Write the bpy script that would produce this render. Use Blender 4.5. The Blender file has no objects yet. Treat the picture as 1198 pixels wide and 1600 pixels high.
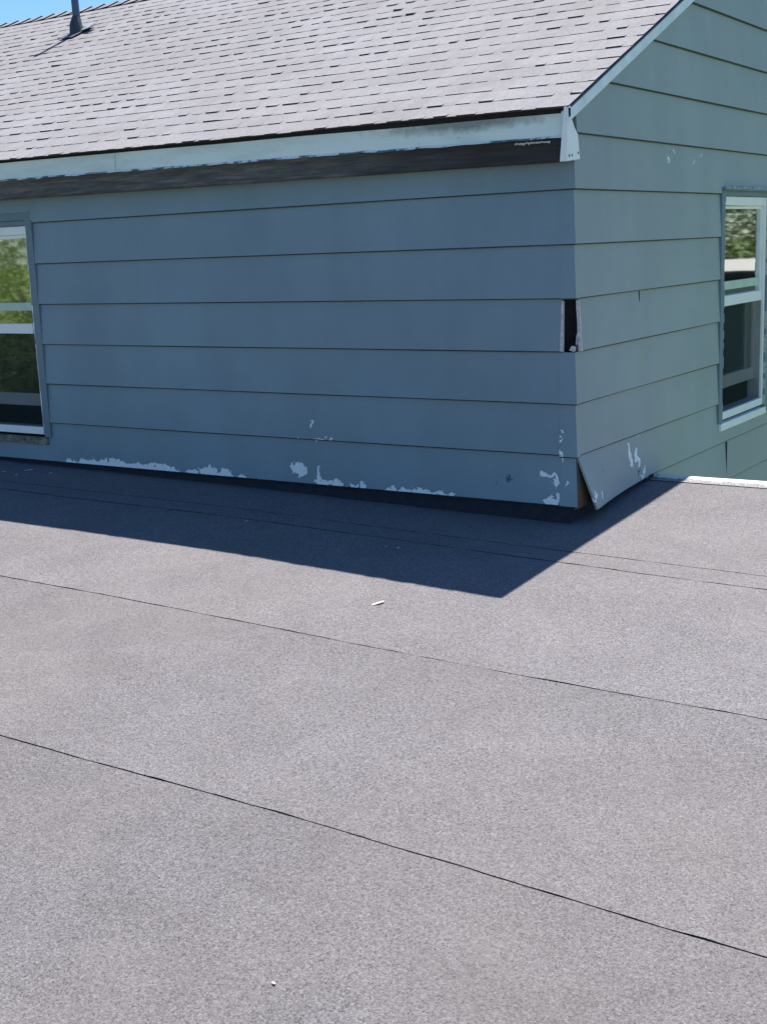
import bpy, math, random
from mathutils import Vector, Matrix, noise
random.seed(7)
S = bpy.context.scene
COL = S.collection

# ------------------------------------------------------------------ camera
cam_d = bpy.data.cameras.new('camera')
cam = bpy.data.objects.new('camera', cam_d)
COL.objects.link(cam)
cam_d.sensor_fit = 'HORIZONTAL'; cam_d.sensor_width = 36.0; cam_d.lens = 59.27
cam_d.clip_start = 0.05; cam_d.clip_end = 2000
cam.matrix_world = Matrix(((0.832625, -0.082735, 0.547622, 2.069013),
                           (0.552482, 0.193204, -0.810824, -4.400193),
                           (-0.038719, 0.977664, 0.206576, 0.824923),
                           (0, 0, 0, 1)))
S.camera = cam
S.render.resolution_x = 766; S.render.resolution_y = 1024

# ------------------------------------------------------------------ light
TO_SUN = Vector((-0.050, 0.438, 1.0)).normalized()
elev = math.asin(TO_SUN.z)
azim = math.atan2(TO_SUN.x, TO_SUN.y)
w = bpy.data.worlds.new('World'); S.world = w; w.use_nodes = True
nt = w.node_tree; nt.nodes.clear()
sky = nt.nodes.new('ShaderNodeTexSky'); sky.sky_type = 'NISHITA'; sky.sun_disc = False
sky.sun_elevation = elev; sky.sun_rotation = azim
sky.air_density = 1.0; sky.dust_density = 0.3; sky.ozone_density = 2.5
bg = nt.nodes.new('ShaderNodeBackground'); bg.inputs['Strength'].default_value = 0.074
wo = nt.nodes.new('ShaderNodeOutputWorld')
hs = nt.nodes.new('ShaderNodeHueSaturation'); hs.inputs['Saturation'].default_value = 1.15
nt.links.new(sky.outputs[0], hs.inputs['Color'])
tm = nt.nodes.new('ShaderNodeMix'); tm.data_type = 'RGBA'; tm.blend_type = 'MULTIPLY'; tm.inputs[0].default_value = 1.0
tm.inputs[7].default_value = (0.84, 1.0, 1.16, 1)      # camera white balance is warm, so open sky reads bluer
nt.links.new(hs.outputs[0], tm.inputs[6]); nt.links.new(tm.outputs[2], bg.inputs['Color']); nt.links.new(bg.outputs[0], wo.inputs['Surface'])
sl = bpy.data.lights.new('sun', 'SUN'); sl.energy = 5.0; sl.angle = math.radians(0.5)
sl.color = (1.0, 0.95, 0.89)
so = bpy.data.objects.new('sun', sl); COL.objects.link(so)
so.rotation_euler = TO_SUN.to_track_quat('Z', 'Y').to_euler()
so.location = (0, 0, 20)
S.view_settings.view_transform = 'Standard'; S.view_settings.look = 'None'
S.view_settings.exposure = 1.0; S.view_settings.gamma = 1.0

# ------------------------------------------------------------------ mesh helpers
class MB:
    def __init__(s): s.v = []; s.f = []; s.c = []; s.m = []
    def quad(s, pts, col=1.0, mi=0):
        n = len(s.v); s.v += [tuple(p) for p in pts]
        s.f.append(tuple(range(n, n + len(pts)))); s.c.append(col); s.m.append(mi)
    def box(s, x0, x1, y0, y1, z0, z1, col=1.0, mi=0):
        P = [(x0,y0,z0),(x1,y0,z0),(x1,y1,z0),(x0,y1,z0),(x0,y0,z1),(x1,y0,z1),(x1,y1,z1),(x0,y1,z1)]
        n = len(s.v); s.v += P
        for q in ((0,3,2,1),(4,5,6,7),(0,1,5,4),(1,2,6,5),(2,3,7,6),(3,0,4,7)):
            s.f.append(tuple(n + i for i in q)); s.c.append(col); s.m.append(mi)
    def tube(s, pts, rads, seg=12, cap=True, col=1.0, mi=0):
        rings = []
        for i, p in enumerate(pts):
            p = Vector(p)
            a = Vector(pts[max(i-1,0)]); b = Vector(pts[min(i+1,len(pts)-1)])
            d = (b - a).normalized()
            u = d.orthogonal().normalized() if i == 0 else (u - d * u.dot(d)).normalized()
            t = d.cross(u)
            n = len(s.v)
            for k in range(seg):
                an = 2*math.pi*k/seg
                s.v.append(tuple(p + (u*math.cos(an) + t*math.sin(an))*rads[i]))
            rings.append(n)
        for a, b in zip(rings, rings[1:]):
            for k in range(seg):
                k2 = (k+1) % seg
                s.f.append((a+k, a+k2, b+k2, b+k)); s.c.append(col); s.m.append(mi)
        if cap:
            s.f.append(tuple(rings[0]+k for k in reversed(range(seg)))); s.c.append(col); s.m.append(mi)
            s.f.append(tuple(rings[-1]+k for k in range(seg))); s.c.append(col); s.m.append(mi)
    def prism(s, poly, off, col=1.0, mi=0):
        """poly: list of 3D points, off: vector thickness"""
        o = Vector(off); A = [Vector(p) for p in poly]; B = [p + o for p in A]
        s.quad(A, col, mi); s.quad(list(reversed(B)), col, mi)
        n = len(A)
        for i in range(n):
            j = (i+1) % n
            s.quad([A[i], B[i], B[j], A[j]], col, mi)
    def build(s, name, mats, parent=None, smooth=False, bevel=0.0, attr=False, recalc=True):
        me = bpy.data.meshes.new(name); me.from_pydata(s.v, [], s.f)
        if not isinstance(mats, (list, tuple)): mats = [mats]
        for m in mats: me.materials.append(m)
        me.polygons.foreach_set('material_index', s.m)
        if smooth: me.polygons.foreach_set('use_smooth', [True]*len(s.f))
        if attr:
            a = me.attributes.new('tint', 'FLOAT', 'FACE'); a.data.foreach_set('value', s.c)
        if recalc:
            import bmesh
            bm = bmesh.new(); bm.from_mesh(me)
            bmesh.ops.remove_doubles(bm, verts=bm.verts, dist=1e-5)
            bmesh.ops.recalc_face_normals(bm, faces=bm.faces); bm.to_mesh(me); bm.free()
        o = bpy.data.objects.new(name, me); COL.objects.link(o)
        if parent: o.parent = parent
        if bevel:
            b = o.modifiers.new('bevel', 'BEVEL'); b.width = bevel; b.segments = 2
            b.limit_method = 'ANGLE'; b.angle_limit = math.radians(40)
        return o
def tag(o, label=None, cat=None, group=None, kind=None):
    if label: o['label'] = label
    if cat: o['category'] = cat
    if group: o['group'] = group
    if kind: o['kind'] = kind
    return o

# ------------------------------------------------------------------ material helpers
class NT:
    def __init__(s, name):
        s.mat = bpy.data.materials.new(name); s.mat.use_nodes = True
        s.t = s.mat.node_tree; s.b = s.t.nodes['Principled BSDF']
        s.geo = s.t.nodes.new('ShaderNodeTexCoord').outputs['Object']
    def n(s, typ, **kw):
        nd = s.t.nodes.new(typ)
        for k, v in kw.items(): setattr(nd, k, v)
        return nd
    def put(s, sock, v):
        if hasattr(v, 'node') and hasattr(v, 'is_linked'): s.t.links.new(v, sock)
        else: sock.default_value = v
    def math(s, op, a, b=0.0, c=None, clamp=False):
        nd = s.n('ShaderNodeMath', operation=op); nd.use_clamp = clamp
        s.put(nd.inputs[0], a); s.put(nd.inputs[1], b)
        if c is not None: s.put(nd.inputs[2], c)
        return nd.outputs[0]
    def vmath(s, op, a, b):
        nd = s.n('ShaderNodeVectorMath', operation=op)
        s.put(nd.inputs[0], a); s.put(nd.inputs[1], b)
        return nd.outputs['Value'] if op in ('LENGTH', 'DOT_PRODUCT') else nd.outputs[0]
    def noise(s, scale, detail=3, rough=0.5, vec=None, col=False, stretch=None, dist=0.0):
        v = vec or s.geo
        if stretch: v = s.vmath('MULTIPLY', v, stretch)
        nd = s.n('ShaderNodeTexNoise'); s.put(nd.inputs['Vector'], v)
        nd.inputs['Scale'].default_value = scale; nd.inputs['Detail'].default_value = detail
        nd.inputs['Roughness'].default_value = rough; nd.inputs['Distortion'].default_value = dist
        return nd.outputs['Color' if col else 'Fac']
    def voro(s, scale, vec=None):
        nd = s.n('ShaderNodeTexVoronoi'); s.put(nd.inputs['Vector'], vec or s.geo)
        nd.inputs['Scale'].default_value = scale
        return nd
    def ramp(s, fac, stops):
        nd = s.n('ShaderNodeValToRGB'); s.put(nd.inputs[0], fac)
        e = nd.color_ramp.elements
        while len(e) < len(stops): e.new(0.5)
        for el, (p, c) in zip(e, stops):
            el.position = p; el.color = (c, c, c, 1) if isinstance(c, (int, float)) else (*c, 1)
        return nd.outputs[0]
    def step(s, v, a, b):
        nd = s.n('ShaderNodeMapRange'); nd.clamp = True
        s.put(nd.inputs[0], v); nd.inputs[1].default_value = a; nd.inputs[2].default_value = b
        return nd.outputs[0]
    def mix(s, f, a, b, mode='MIX'):
        nd = s.n('ShaderNodeMix', data_type='RGBA', blend_type=mode)
        s.put(nd.inputs[0], f)
        for sock, v in ((nd.inputs[6], a), (nd.inputs[7], b)):
            if isinstance(v, tuple) and len(v) == 3: v = (*v, 1)
            s.put(sock, v)
        return nd.outputs[2]
    def bump(s, h, dist=0.001, strength=1.0, prev=None):
        nd = s.n('ShaderNodeBump'); s.put(nd.inputs['Height'], h)
        nd.inputs['Distance'].default_value = dist; nd.inputs['Strength'].default_value = strength
        if prev: s.put(nd.inputs['Normal'], prev)
        return nd.outputs[0]
    def done(s, col=None, rough=None, normal=None, metal=None, spec=None):
        if col is not None: s.put(s.b.inputs['Base Color'], (*col, 1) if isinstance(col, tuple) and len(col) == 3 else col)
        if rough is not None: s.put(s.b.inputs['Roughness'], rough)
        if normal is not None: s.put(s.b.inputs['Normal'], normal)
        if metal is not None: s.put(s.b.inputs['Metallic'], metal)
        if spec is not None: s.put(s.b.inputs['Specular IOR Level'], spec)
        return s.mat

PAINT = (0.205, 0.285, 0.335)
GABLE_LIT = (0.320, 0.370, 0.365)     # siding paint with the gable's brighter bounce light put into the colour

def paint_mat(name, uaxis, patches, base=PAINT, fleck=0.0, dents=()):
    """House paint with patches where it has peeled to old white. patches: (u, z, ru, rz)."""
    m = NT(name)
    warp = m.noise(28, 4, 0.6, col=True)
    w2 = m.vmath('SUBTRACT', warp, (0.5, 0.5, 0.5))
    small = m.vmath('MULTIPLY', w2, (0.075, 0.075, 0.085))
    p = m.vmath('ADD', m.geo, small)
    p = m.vmath('MULTIPLY', p, (1, 0, 1) if uaxis == 'x' else (0, 1, 1))
    dist = None
    for (u, z, ru, rz) in patches:
        c = (u, 0, z) if uaxis == 'x' else (0, u, z)
        inv = (1/ru, 0, 1/rz) if uaxis == 'x' else (0, 1/ru, 1/rz)
        d = m.vmath('LENGTH', m.vmath('MULTIPLY', m.vmath('SUBTRACT', p, c), inv), (0, 0, 0))
        dist = d if dist is None else m.math('MINIMUM', dist, d)
    big = m.noise(1.3, 3, 0.6)
    streak = m.noise(1.0, 4, 0.6, stretch=(3.1, 3.1, 0.9))
    fine = m.noise(160, 2, 0.5)
    fac = m.math('MULTIPLY_ADD', big, 0.65, m.math('MULTIPLY', streak, 0.35))
    col = m.mix(m.step(fac, 0.35, 0.68), tuple(c*0.87 for c in base), tuple(c*1.13 for c in base))
    dirt = m.step(m.noise(2.4, 5, 0.65), 0.60, 0.78)
    col = m.mix(m.math('MULTIPLY', dirt, 0.6), col, (base[0]*1.04, base[1]*0.98, base[2]*0.80))
    scuff = m.step(m.noise(90, 2, 0.5, stretch=(1, 1, 0.6)), 0.765, 0.80)
    col = m.mix(m.math('MULTIPLY', scuff, 0.45 + fleck), col, (0.42, 0.48, 0.52))
    for (u, z, rad) in dents:
        c = (u, 0, z) if uaxis == 'x' else (0, u, z)
        dd0 = m.math('MULTIPLY', m.vmath('LENGTH', m.vmath('SUBTRACT', p, c), (0, 0, 0)), 1/rad)
        col = m.mix(m.math('MULTIPLY', m.step(dd0, 1.1, 0.8), 0.75), col, (0.03, 0.05, 0.07))
    h = m.math('MULTIPLY', fine, 0.4)
    nrm = m.bump(h, 0.0006, 0.5)
    if dist is not None:
        grit = m.math('MULTIPLY_ADD', m.noise(85, 5, 0.7), 1.5, -0.75)
        dd = m.math('ADD', dist, grit)
        mask = m.step(dd, 1.04, 0.94)
        tone = m.mix(m.noise(40, 3), (0.76, 0.82, 0.84), (0.88, 0.90, 0.90))
        col = m.mix(mask, col, tone)
        edge = m.math('MULTIPLY', m.step(dd, 1.0, 1.10), m.step(dd, 1.25, 1.12))
        col = m.mix(m.math('MULTIPLY', edge, 0.3), col, (0.06, 0.08, 0.10))
        nrm = m.bump(m.math('SUBTRACT', 1.0, mask), 0.0012, 0.8, nrm)
    grain = m.noise(30, 4, 0.6, stretch=((0.25, 1, 3) if uaxis == 'x' else (1, 0.25, 3)))
    nrm = m.bump(grain, 0.0022, 0.5, nrm)
    nrm = m.bump(big, 0.03, 0.25, nrm)
    return m.done(col, m.step(big, -1.1, 1.6), nrm, spec=0.4)

def simple(name, col, rough=0.6, var=0.12, scale=20, bumpd=0.0005, metal=0.0, stretch=None, spec=0.4):
    m = NT(name)
    f = m.noise(scale, 4, 0.6, stretch=stretch)
    c = m.mix(m.step(f, 0.3, 0.7), tuple(x*(1-var) for x in col), tuple(min(1, x*(1+var)) for x in col))
    return m.done(c, rough, m.bump(f, bumpd, 0.6), metal, spec)

# granules of a mineral-surfaced roof
def granule_mat(name, dark, mid, light, warm=(0.185, 0.166, 0.145), attr=False, gs=1.0):
    m = NT(name)
    v1 = m.voro(290*gs); v2 = m.voro(430*gs)
    sp1 = m.n('ShaderNodeSeparateColor'); m.put(sp1.inputs[0], v1.outputs['Color'])
    sp2 = m.n('ShaderNodeSeparateColor'); m.put(sp2.inputs[0], v2.outputs['Color'])
    g = m.math('MULTIPLY_ADD', sp1.outputs[0], 0.55, m.math('MULTIPLY', sp2.outputs[0], 0.45))
    clump = m.noise(120*gs, 3, 0.65)
    g = m.math('ADD', g, m.math('MULTIPLY_ADD', clump, 0.9, -0.45))
    col = m.ramp(g, [(0.08, dark), (0.42, mid), (0.58, mid), (0.92, light)])
    pale = m.step(sp1.outputs[1], 0.93, 0.97)
    col = m.mix(m.math('MULTIPLY', pale, 0.25), col, tuple(min(1, c*1.55) for c in light))
    blot = m.step(m.noise(1.1, 5, 0.62), 0.42, 0.72)
    col = m.mix(m.math('MULTIPLY', blot, 0.34), col, warm)
    blot2 = m.step(m.noise(3.3, 6, 0.7, dist=0.6), 0.30, 0.68)
    k = m.math('MULTIPLY_ADD', blot2, 0.19, 0.895)
    if attr:
        at = m.n('ShaderNodeAttribute', attribute_name='tint')
        k = m.math('MULTIPLY', k, at.outputs['Fac'])
    kk = m.n('ShaderNodeCombineColor')
    for i in range(3): m.put(kk.inputs[i], k)
    col = m.mix(1.0, col, kk.outputs[0], 'MULTIPLY')
    h = m.math('ADD', m.math('MULTIPLY', v1.outputs['Distance'], -0.6), m.math('MULTIPLY', clump, 0.8))
    nrm = m.bump(h, 0.0018, 0.45)
    return m.done(col, 0.93, nrm, spec=0.15)

M = {}
M['flat'] = granule_mat('granule_membrane', (0.068, 0.064, 0.066), (0.152, 0.143, 0.147), (0.238, 0.225, 0.231), attr=True)
M['shingle'] = granule_mat('asphalt_shingle', (0.185, 0.180, 0.184), (0.245, 0.238, 0.244), (0.305, 0.295, 0.304), attr=True, gs=0.9)
M['upstand'] = simple('membrane_upstand', (0.020, 0.025, 0.040), 0.9, 0.25, 40)  # shadow tone put into the colour, so the strip merges with the shade
M['butt'] = simple('shingle_core', (0.055, 0.053, 0.056), 0.9, 0.3, 90)
M['bitumen'] = simple('bitumen_edge', (0.022, 0.022, 0.026), 0.8, 0.3, 60)
front_patches = [(-2.80,-.196,.06,.012),(-2.66,-.192,.10,.026),(-2.50,-.190,.12,.026),(-2.36,-.188,.10,.024),(-2.22,-.190,.10,.022),(-2.10,-.192,.05,.016),
    (-1.97,-.198,.035,.016),(-1.87,-.184,.060,.028),(-1.78,-.190,.045,.022),(-1.66,-.199,.03,.012),(-1.58,-.199,.02,.010),
    (-1.345,-.130,.040,.026),(-1.325,-.150,.022,.026),(-1.232,-.155,.012,.036),(-1.20,-.188,.055,.014),(-1.13,-.188,.030,.018),(-1.05,-.192,.02,.016),(-1.00,-.192,.020,.020),
    (-.82,-.196,.07,.014),(-.68,-.194,.09,.016),(-.58,-.198,.05,.012),
    (-.115,-.080,.035,.010),(-.082,-.108,.012,.024),(-.095,-.185,.038,.022),(-.075,-.160,.012,.020),(-.045,-.125,.008,.016),
    (-1.255,.070,.010,.010),(-1.22,.006,.030,.0055),(-1.155,.008,.012,.007),(-1.34,.0,.008,.006)]
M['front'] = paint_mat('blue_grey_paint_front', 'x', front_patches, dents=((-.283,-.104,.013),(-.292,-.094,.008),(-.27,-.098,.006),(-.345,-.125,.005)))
gable_patches = [(.50,-.055,.016,.034),(.515,-.095,.012,.028),(.575,-.085,.018,.036),(.60,-.120,.014,.030),(.655,-.165,.010,.030),(.63,-.185,.014,.012),
    (.10,-.160,.010,.020),(.07,-.182,.030,.012),(.16,-.175,.008,.018),
    (.93,1.141,.014,.007),(.945,1.132,.006,.010),(1.232,1.133,.014,.006),(1.247,1.141,.006,.010),(1.337,1.169,.014,.006),(.60,.000,.008,.006),(1.00,1.17,.008,.004)]
M['gable'] = paint_mat('blue_grey_paint_gable', 'y', gable_patches, base=GABLE_LIT, fleck=0.1, dents=((.21,-.092,.009),(.60,-.155,.014),(.585,-.168,.010)))
M['cap'] = paint_mat('corner_cap_paint', 'x', [(-.050,.094,.006,.006),(-.055,.062,.004,.010),(-.058,.0,.005,.022),(-.03,-.10,.006,.010)], base=tuple(c*1.02 for c in PAINT), fleck=0.25)
M['casing'] = paint_mat('casing_paint', 'x', [], base=tuple(c*0.78 for c in PAINT), fleck=0.35)
M['shade_line'] = simple('lap_and_joint_shade', (0.03, 0.055, 0.08), 0.8, 0.3, 30)  # contact shadow under laps and cap lips painted as dark colour; also joints
M['vinyl'] = simple('white_vinyl', (0.84, 0.86, 0.85), 0.35, 0.05, 8)
M['bar'] = simple('dull_greenish_bar', (0.50, 0.62, 0.52), 0.5, 0.08, 10)
M['caulk'] = simple('old_caulk', (0.42, 0.43, 0.42), 0.7, 0.35, 60)
M['dark'] = simple('dark_void', (0.012, 0.012, 0.014), 0.9, 0.2, 20)
M['primer'] = simple('primed_board_end', (0.52, 0.50, 0.50), 0.8, 0.3, 60)
m = NT('bare_corner_wood')
g = m.noise(14, 5, 0.7, stretch=(1, 1, 5)); xs = m.n('ShaderNodeSeparateXYZ'); m.put(xs.inputs[0], m.geo)
lowf = m.step(m.math('ADD', xs.outputs[2], m.math('MULTIPLY_ADD', m.noise(20, 3), 0.12, -0.06)), -0.09, -0.17)
c = m.mix(lowf, m.mix(g, (0.05, 0.05, 0.055), (0.13, 0.13, 0.13)), m.mix(g, (0.07, 0.04, 0.03), (0.22, 0.13, 0.085)))
M['sheath'] = m.done(c, 0.85, m.bump(g, 0.001, 0.6))
M['trim'] = simple('pale_rake_paint', (0.74, 0.80, 0.80), 0.45, 0.10, 12)
M['metal_flash'] = simple('galvanised_flashing', (0.55, 0.56, 0.56), 0.4, 0.2, 30, metal=0.6)
M['pipe'] = simple('weathered_pipe', (0.06, 0.10, 0.16), 0.5, 0.25, 12)
M['rubber'] = simple('rubber_boot', (0.04, 0.05, 0.075), 0.7, 0.25, 30)

# fascia: pale aluminium with stains and scraped lower lip
m = NT('pale_green_fascia')
st = m.step(m.noise(1.7, 5, 0.62, stretch=(1, 1, 5)), 0.50, 0.74)
c = m.mix(m.step(m.noise(0.9, 3), 0.3, 0.7), (0.74, 0.82, 0.76), (0.78, 0.85, 0.80))
c = m.mix(m.math('MULTIPLY', st, 0.45), c, (0.36, 0.42, 0.38))
# an algae stain near the corner end
d = m.vmath('LENGTH', m.vmath('MULTIPLY', m.vmath('SUBTRACT', m.geo, (-0.42, 0, 1.262)), (2.9, 0, 32)), (0, 0, 0))
sm = m.math('MULTIPLY', m.step(m.math('ADD', d, m.math('MULTIPLY_ADD', m.noise(22, 5, 0.65), 1.6, -0.8)), 1.25, 0.35), 0.75)
c = m.mix(sm, c, (0.13, 0.14, 0.11))
sp = m.step(m.noise(55, 3, 0.6, stretch=(1, 1, 1.4)), 0.66, 0.74)
c = m.mix(m.math('MULTIPLY', sp, 0.5), c, (0.16, 0.19, 0.20))
M['fascia'] = m.done(c, 0.5, m.bump(m.noise(14, 4), 0.0012, 0.5))
m = NT('scraped_fascia_lip')
c = m.mix(m.step(m.noise(9, 5, 0.7, stretch=(1, 1, 1)), 0.47, 0.53), (0.10, 0.15, 0.19), (0.78, 0.80, 0.80))
M['lip'] = m.done(c, 0.6)
# weathered board where the gutter was
m = NT('weathered_gutter_board')
g = m.noise(5, 6, 0.7, stretch=(1, 1, 14))
c = m.ramp(g, [(0.25, (0.035, 0.034, 0.036)), (0.5, (0.10, 0.096, 0.094)), (0.78, (0.24, 0.235, 0.22))])
xs = m.n('ShaderNodeSeparateXYZ'); m.put(xs.inputs[0], m.geo)
dark_end = m.math('MULTIPLY', m.step(m.math('ADD', xs.outputs[0], m.math('MULTIPLY_ADD', m.noise(2.5, 4), 0.9, -0.45)), -1.25, -0.35), 0.85)  # board turns darker towards the corner end
c = m.mix(dark_end, c, (0.022, 0.020, 0.026))
M['board'] = m.done(c, 0.9, m.bump(g, 0.002, 0.6))
m = NT('rotten_sill_wood')
g = m.noise(22, 6, 0.75, stretch=(1, 1, 2))
c = m.ramp(g, [(0.3, (0.05, 0.05, 0.035)), (0.5, (0.16, 0.15, 0.10)), (0.72, (0.42, 0.42, 0.38))])
M['rot'] = m.done(c, 0.9, m.bump(g, 0.004, 0.8))
m = NT('ragged_drip_edge')
sx = m.n('ShaderNodeSeparateXYZ'); m.put(sx.inputs[0], m.geo)
edge = m.math('ADD', sx.outputs[1], m.math('MULTIPLY_ADD', m.noise(26, 5, 0.75), 0.17, -0.085))
k = m.step(edge, 0.785, 0.80)
gr = m.mix(m.step(m.noise(150, 3), 0.4, 0.6), (0.07, 0.07, 0.072), (0.30, 0.29, 0.30))
c = m.mix(k, gr, (0.62, 0.65, 0.62))
M['drip'] = m.done(c, 0.6)

def glass_mat(name, refl, tint):
    m = NT(name); t = m.t
    gl = t.nodes.new('ShaderNodeBsdfGlossy'); gl.inputs['Roughness'].default_value = 0.03
    gl.inputs['Color'].default_value = (*tint, 1)
    wv = m.noise(2.2, 1, 0.4); m.t.links.new(m.bump(wv, 0.0012, 0.25), gl.inputs['Normal'])
    tr = t.nodes.new('ShaderNodeBsdfTransparent'); tr.inputs['Color'].default_value = (0.93, 0.97, 0.95, 1)
    fr = t.nodes.new('ShaderNodeFresnel'); fr.inputs['IOR'].default_value = 1.5
    fac = m.math('ADD', fr.outputs[0], refl, clamp=True)
    mx = t.nodes.new('ShaderNodeMixShader')
    m.put(mx.inputs[0], fac); m.t.links.new(tr.outputs[0], mx.inputs[1]); m.t.links.new(gl.outputs[0], mx.inputs[2])
    t.links.new(mx.outputs[0], t.nodes['Material Output'].inputs['Surface'])
    return m.mat
M['glass'] = glass_mat('coated_window_glass', 0.50, (0.92, 1.0, 0.94))
M['glass_screened'] = glass_mat('glass_behind_screen', 0.26, (0.9, 1.0, 0.92))
m = NT('insect_screen'); t = m.t
df = t.nodes.new('ShaderNodeBsdfDiffuse'); df.inputs['Color'].default_value = (0.035, 0.05, 0.05, 1)
tr = t.nodes.new('ShaderNodeBsdfTransparent'); mx = t.nodes.new('ShaderNodeMixShader')
mx.inputs[0].default_value = 0.33
t.links.new(tr.outputs[0], mx.inputs[1]); t.links.new(df.outputs[0], mx.inputs[2])
t.links.new(mx.outputs[0], t.nodes['Material Output'].inputs['Surface'])
M['screen'] = m.mat

# ------------------------------------------------------------------ ground
GZ = -3.1
m = NT('lawn')
f1 = m.noise(0.35, 6, 0.7); f2 = m.noise(60, 3, 0.7)
c = m.mix(m.step(f1, 0.35, 0.65), (0.10, 0.15, 0.035), (0.20, 0.24, 0.08))
c = m.mix(m.math('MULTIPLY', m.step(f2, 0.4, 0.7), 0.5), c, (0.03, 0.05, 0.012))
lawn_mat = m.done(c, 0.9, m.bump(f2, 0.02, 0.6), spec=0.2)
g = MB(); N = 40; R_ = 600
def gh(x, y):
    d = math.hypot(x, y)
    return GZ + (0.0 if d < 30 else min(1.0, (d-30)/200) * 3.0 * (noise.noise(Vector((x*0.01, y*0.01, 3))) + 0.2))
cs = [math.copysign((abs(i)/N)**2.2 * R_, i) for i in range(-N, N+1)]
idx = {}
for i, x in enumerate(cs):
    for j, y in enumerate(cs):
        idx[i, j] = len(g.v); g.v.append((x, y, gh(x, y)))
for i in range(2*N):
    for j in range(2*N):
        g.f.append((idx[i,j], idx[i+1,j], idx[i+1,j+1], idx[i,j+1])); g.c.append(1); g.m.append(0)
tag(g.build('ground', lawn_mat, smooth=True), 'green lawn far below the roof', kind='structure')

# ------------------------------------------------------------------ the house
E = 0.2                      # siding exposure
T = 0.012                    # board thickness
XL = -6.9                    # far (left) end of the house
RY = 3.0                     # ridge
WY = 6.0                     # back wall
house = bpy.data.objects.new('house', None); COL.objects.link(house)
house.location = (0, 0, 0)
tag(house, 'blue grey lap sided upper storey with shingled gable roof rising behind the flat roof', 'house')

def rake_z(y): return 1.30 + 0.455*y if y <= RY else 1.30 + 0.455*(2*RY - y)
def wav(u, z, k): return 0.0016*noise.noise(Vector((u*1.7, z*7.3, k)))

WIN_F = (-3.72, -2.985, -0.114, 1.055)    # x0 x1 z0 z1 (opening in siding incl. casing inside)
WIN_G = (1.622, 2.415, -0.125, 1.012)

def lap_piece(b, axis, u0, u1, z0, z1, zb, k, u0t=None, u1t=None, E=E, tilt=1.0):
    """part of one lap board: zb is the bottom of the board; outward is -y (axis x) or +x (axis y)"""
    if u1 - u0 < 1e-4: return
    u0t = u0 if u0t is None else u0t; u1t = u1 if u1t is None else u1t
    n = max(1, int((u1-u0)/0.16))
    def P(u, z, d=0.0):
        off = T*(1 - (z-zb)/E)*tilt + 0.0015 + wav(u, zb, k) + d
        dz = 0.0022*noise.noise(Vector((u*0.9, zb*5.1, k+4))) if abs(z-zb) < 1e-6 else 0
        return (u, -off, z+dz) if axis == 'x' else (off, u, z+dz)
    def B(u, z):
        return (u, 0.004, z) if axis == 'x' else (-0.004, u, z)
    for i in range(n):
        a, c = i/n, (i+1)/n
        ua, uc = u0+(u1-u0)*a, u0+(u1-u0)*c
        ta, tc = u0t+(u1t-u0t)*a, u0t+(u1t-u0t)*c
        if abs(z0-zb) < 1e-6 and z1-z0 > 0.02:      # rounded lower edge, lap shadow painted on as a dark line
            e = 0.0045; fa = e/(z1-z0)
            ma, mc = ua+(ta-ua)*fa, uc+(tc-uc)*fa
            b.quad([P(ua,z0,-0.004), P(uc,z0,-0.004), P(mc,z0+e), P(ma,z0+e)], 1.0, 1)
            b.quad([P(ma,z0+e), P(mc,z0+e), P(tc,z1), P(ta,z1)])
        else:
            b.quad([P(ua,z0), P(uc,z0), P(tc,z1), P(ta,z1)])
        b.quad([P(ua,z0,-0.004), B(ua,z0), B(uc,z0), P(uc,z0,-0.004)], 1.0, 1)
        if i == 0: b.quad([P(ua,z0), P(ta,z1), B(ta,z1), B(ua,z0)])
        if i == n-1: b.quad([P(uc,z0), B(uc,z0), B(tc,z1), P(tc,z1)])

# --- front wall
b = MB()
for k in range(-14, 6):
    zb = k*E; zt = min(zb+E, 1.13)
    xr = -0.045 if k == 2 else (-0.012 if k == -1 else -0.006)
    xl = XL
    if k < -1: xr = -5.45
    spans = [(xl, xr, zb, zt)]
    w0, w1, wz0, wz1 = WIN_F
    if zt > wz0 and zb < wz1 and k >= -1:
        spans = [(xl, w0, zb, zt), (w1, xr, zb, zt)]
        if zb < wz0: spans.append((w0, w1, zb, wz0))
        if zt > wz1: spans.append((w0, w1, wz1, zt))
    for (a, c, z0, z1) in spans:
        lap_piece(b, 'x', a, c, z0, z1, zb, k)
front_wall = b.build('front_wall', [M['front'], M['shade_line']], house, recalc=False)
tag(front_wall, 'blue grey lap siding in shade with paint peeled along its bottom edge')

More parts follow.
